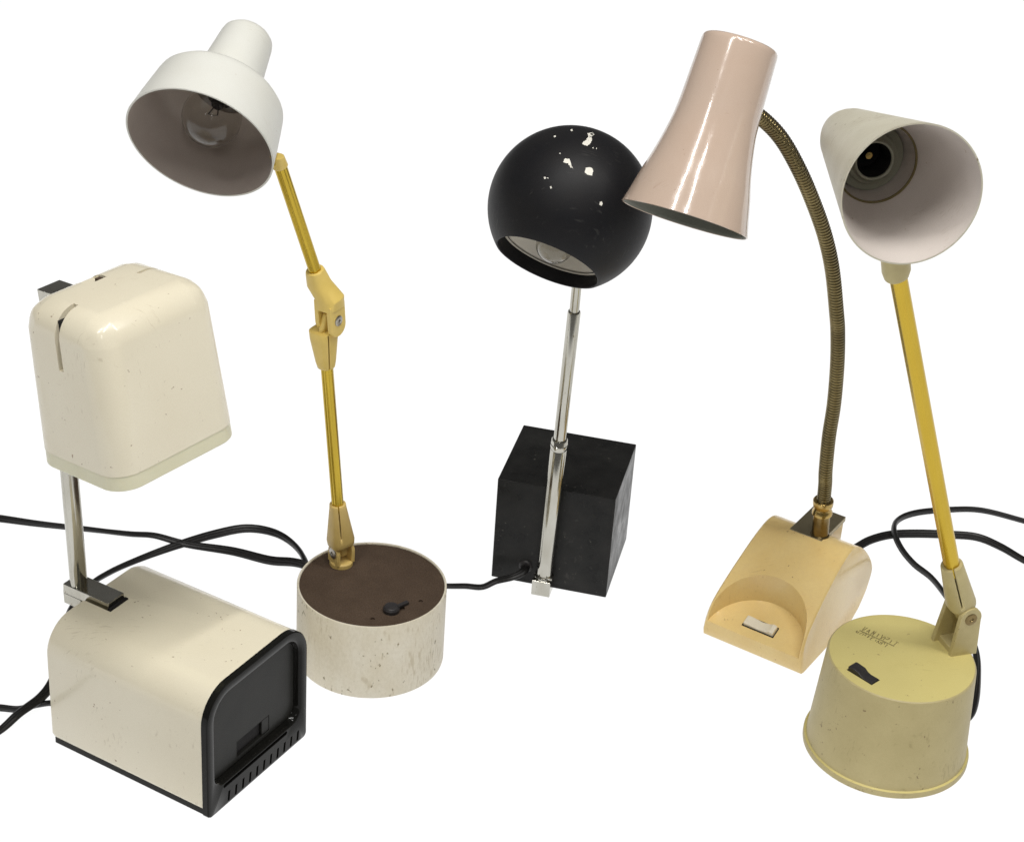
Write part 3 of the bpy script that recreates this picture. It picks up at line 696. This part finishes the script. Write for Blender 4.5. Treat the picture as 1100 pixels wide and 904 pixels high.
# fork on the rim
ax5 = V((.35, -.93, 0)).normalized(); pv5 = V((36.2, 128.35, 12.15)); s5 = Z.cross(ax5)
near, far = pv5 + ax5 * 1.05, pv5 - ax5 * 1.15
bm = bmesh.new()
for c_, lw in ((near, -1.15), (far, -1.5)):
    sd = V((.93, .35, 0)).normalized()
    poly = [(p[0], p[1]) for p in arc(0, 0, .95, -10, 165, 18)] + [(lw, -3.5), (1.2, -3.5)]
    prism(bm, poly, c_, sd, Z, ax5, -.22, .22)
box(bm, pv5, V((.93, .35, 0)).normalized(), ax5, Z, (-1.0, 1.15), (-1.1, 1.0), (-3.6, -2.9))
box(bm, pv5, V((.93, .35, 0)).normalized(), ax5, Z, (.75, 1.15), (-1.1, 1.0), (-3.6, -1.2))
finish(bm, 'fork', 'greyjoint', t5, bevel=.08)
screw(near + ax5 * .2, ax5, .52, t5, m='brassdark', h=.08)
F5a = V((34.35, 127.45, 16.95)); d5 = (V((24.95, 122.6, 44.6)) - F5a).normalized()
d5a = (F5a - pv5).normalized()
bm = bmesh.new()
loft(bm, [(pv5 - d5a * .6, d5a, .75, .6, 3), (pv5 + d5a * .8, d5a, .78, .75, 3)], ax5)
loft(bm, [(pv5 + d5a * .75, d5a, 1.08, 1.05, 2.8), (pv5 + d5a * 1.1, d5a, 1.12, 1.12, 2.6), (F5a - d5a * .1, d5a, .86, .86, 2.1), (F5a, d5a, .82, .82, 2.1)], ax5)
sk = finish(bm, 'rod_socket', 'greyjoint', t5, bevel=.04)
slit(sk, pv5, d5a, V((-.1, -1, .2)), 1.4, 5.5, w=.06, depth=1.4)
bm = bmesh.new(); p_a, p_b = F5a - d5 * 1.0, V((24.95, 122.6, 44.6))
sec5 = fluted(.62, 4, 48, .07); sweep(bm, [p_a, p_a.lerp(p_b, .5), p_b], lambda i, c, s: sec5); finish(bm, 'arm', 'goldsatin', t5)
c5 = V((24.5, 118.0, 50.94)); n5 = V((.19, -.98, .1)).normalized(); a5 = -n5
bm = bmesh.new(); loft(bm, [(V((25.4, 122.75, 42.9)), d5, .82, .82, 2.2), (V((25.3, 122.7, 43.4)), d5, .95, .95, 2.4), (V((24.6, 122.4, 46.6)), d5, 1.0, 1.0, 2.4)], ax5)
finish(bm, 'shade_joint', 'greyjoint', t5, bevel=.05)
def cr(t, r0=4.74, r1=1.9, L=13.9): return r0 + (r1 - r0) * t / L
o_ = [(cr(0), 0), (cr(4), 4), (cr(8), 8), (cr(12.6), 12.6), (1.98, 13.2), (1.8, 13.7), (1.4, 14.05), (.8, 14.2), (0, 14.25)]
i_ = [(0, 13.9), (1.5, 13.5), (1.75, 12.6), (2.2, 9.2), (2.8, 7.0), (2.78, 6.94), (2.84, 6.88), (cr(3.5) - .22, 3.5), (cr(0) - .11, 0)]
bm = bmesh.new(); lathe(bm, o_, c5, a5, 128, 0); lathe(bm, i_, c5, a5, 128, 1); lathe(bm, [(cr(0) - .11, 0), (cr(0), 0)], c5, a5, 128, 0)
shade5 = finish(bm, 'cone_shade', ['greywhite', 'conein'], t5, ang=40)
bm = bmesh.new(); lathe(bm, [(2.70, 6.86), (2.83, 6.84), (2.83, 6.96), (2.70, 6.97), (2.70, 6.86)], c5, a5, 96); finish(bm, 'seam_ring', 'stamp', shade5)
bm = bmesh.new()
lathe(bm, [(1.2, 7.6), (1.22, 7.4), (1.36, 7.35), (1.46, 7.5), (1.5, 7.75), (1.68, 7.8), (1.78, 7.9), (1.78, 8.2), (2.35, 8.3), (2.35, 8.45), (1.2, 8.45), (1.2, 7.6)], c5, a5, 64)
finish(bm, 'socket_ring', 'socketring', shade5)
bm = bmesh.new(); lathe(bm, [(1.2, 7.5), (1.16, 7.8), (1.1, 9.6), (0, 9.6)], c5, a5, 64); finish(bm, 'socket', 'dark', shade5)
bm = bmesh.new(); lathe(bm, [(0, 8.5), (.24, 8.52), (.3, 8.66), (.3, 9.6), (0, 9.6)], c5, a5, 24); finish(bm, 'contact', 'brass', shade5)
power_cord([(37.6, 129.0, .8), (38.6, 129.8, .4), (39.6, 131.6, .3), (40.5, 135, .3), (41.2, 139.5, .3), (40.9, 143.5, .3), (39.9, 147.7, .3), (39.0, 150.5, .3), (37.7, 152.6, .3), (36.75, 154.8, .55), (36.4, 157.2, .85), (37.2, 159.7, .5), (39.2, 161.5, .3), (42.5, 162.5, .3),
            (45.7, 162.8, .3), (49.5, 161.4, .3), (54, 159.4, .3), (66, 160, .3), (82, 164, .3), (100, 162, .3)], t5, twist=.05)

# ================================================================== camera, light
cam = bpy.data.cameras.new('camera'); co = bpy.data.objects.new('camera', cam); col.objects.link(co)
f_, th_, ro_ = 2130.2, math.radians(29.8605), math.radians(4.0094)
fw = V((0, math.cos(th_), -math.sin(th_))); r_ = V((1, 0, 0)); u_ = r_.cross(fw)
Rv = math.cos(ro_) * r_ + math.sin(ro_) * u_; Uv = -math.sin(ro_) * r_ + math.cos(ro_) * u_
mw = Matrix(((Rv.x, Uv.x, -fw.x, 0), (Rv.y, Uv.y, -fw.y, 0), (Rv.z, Uv.z, -fw.z, 1.0), (0, 0, 0, 1)))
co.matrix_world = mw
cam.sensor_width = 36; cam.lens = f_ * 36 / 1100; cam.clip_start = .05; cam.clip_end = 100
sc.camera = co

w = bpy.data.worlds.new('World'); sc.world = w; w.use_nodes = True
w.node_tree.nodes['Background'].inputs[0].default_value = (1, .99, .97, 1)
w.node_tree.nodes['Background'].inputs[1].default_value = WORLD = .13

def area(name, loc, target, sx, sy, power, color=(1, 1, 1)):
    l = bpy.data.lights.new(name, 'AREA'); l.shape = 'RECTANGLE'; l.size = sx; l.size_y = sy; l.energy = power; l.color = color
    o = bpy.data.objects.new(name, l); col.objects.link(o); o.location = loc
    d = V(target) - V(loc); o.rotation_euler = d.to_track_quat('-Z', 'Y').to_euler(); return o
under = area('added_ground_backlight', (0, 3.2, -.4), (0, 3.2, 1), 8, 8, 182)  # added lamp beneath the sheet, only to whiten the ground
# three strip lamps overhead, a little in front of and above the camera
KEY = 15.5
for i, (x, y, z) in enumerate(((-.55, .55, 2.3), (.15, .75, 2.45), (.85, .95, 2.3))):
    area('strip_lamp', (x, y, z), (.05, 1.35, .2), .12, 1.1, KEY, (1, .985, .96))

# two tall strip lamps standing behind the camera
area('strip_lamp', (.15, -.75, 1.75), (.05, 1.35, .25), .05, .5, 3.5, (1, .985, .96))
area('strip_lamp', (-.75, -.45, 1.75), (.0, 1.35, .25), .05, .4, 1.2, (1, .985, .96))
sc.view_settings.view_transform = 'Standard'; sc.view_settings.look = 'None'
sc.view_settings.exposure = .12; sc.view_settings.gamma = 1
sc.render.dither_intensity = 1.6; sc.cycles.max_bounces = 10; sc.cycles.transmission_bounces = 8; sc.cycles.use_denoising = True
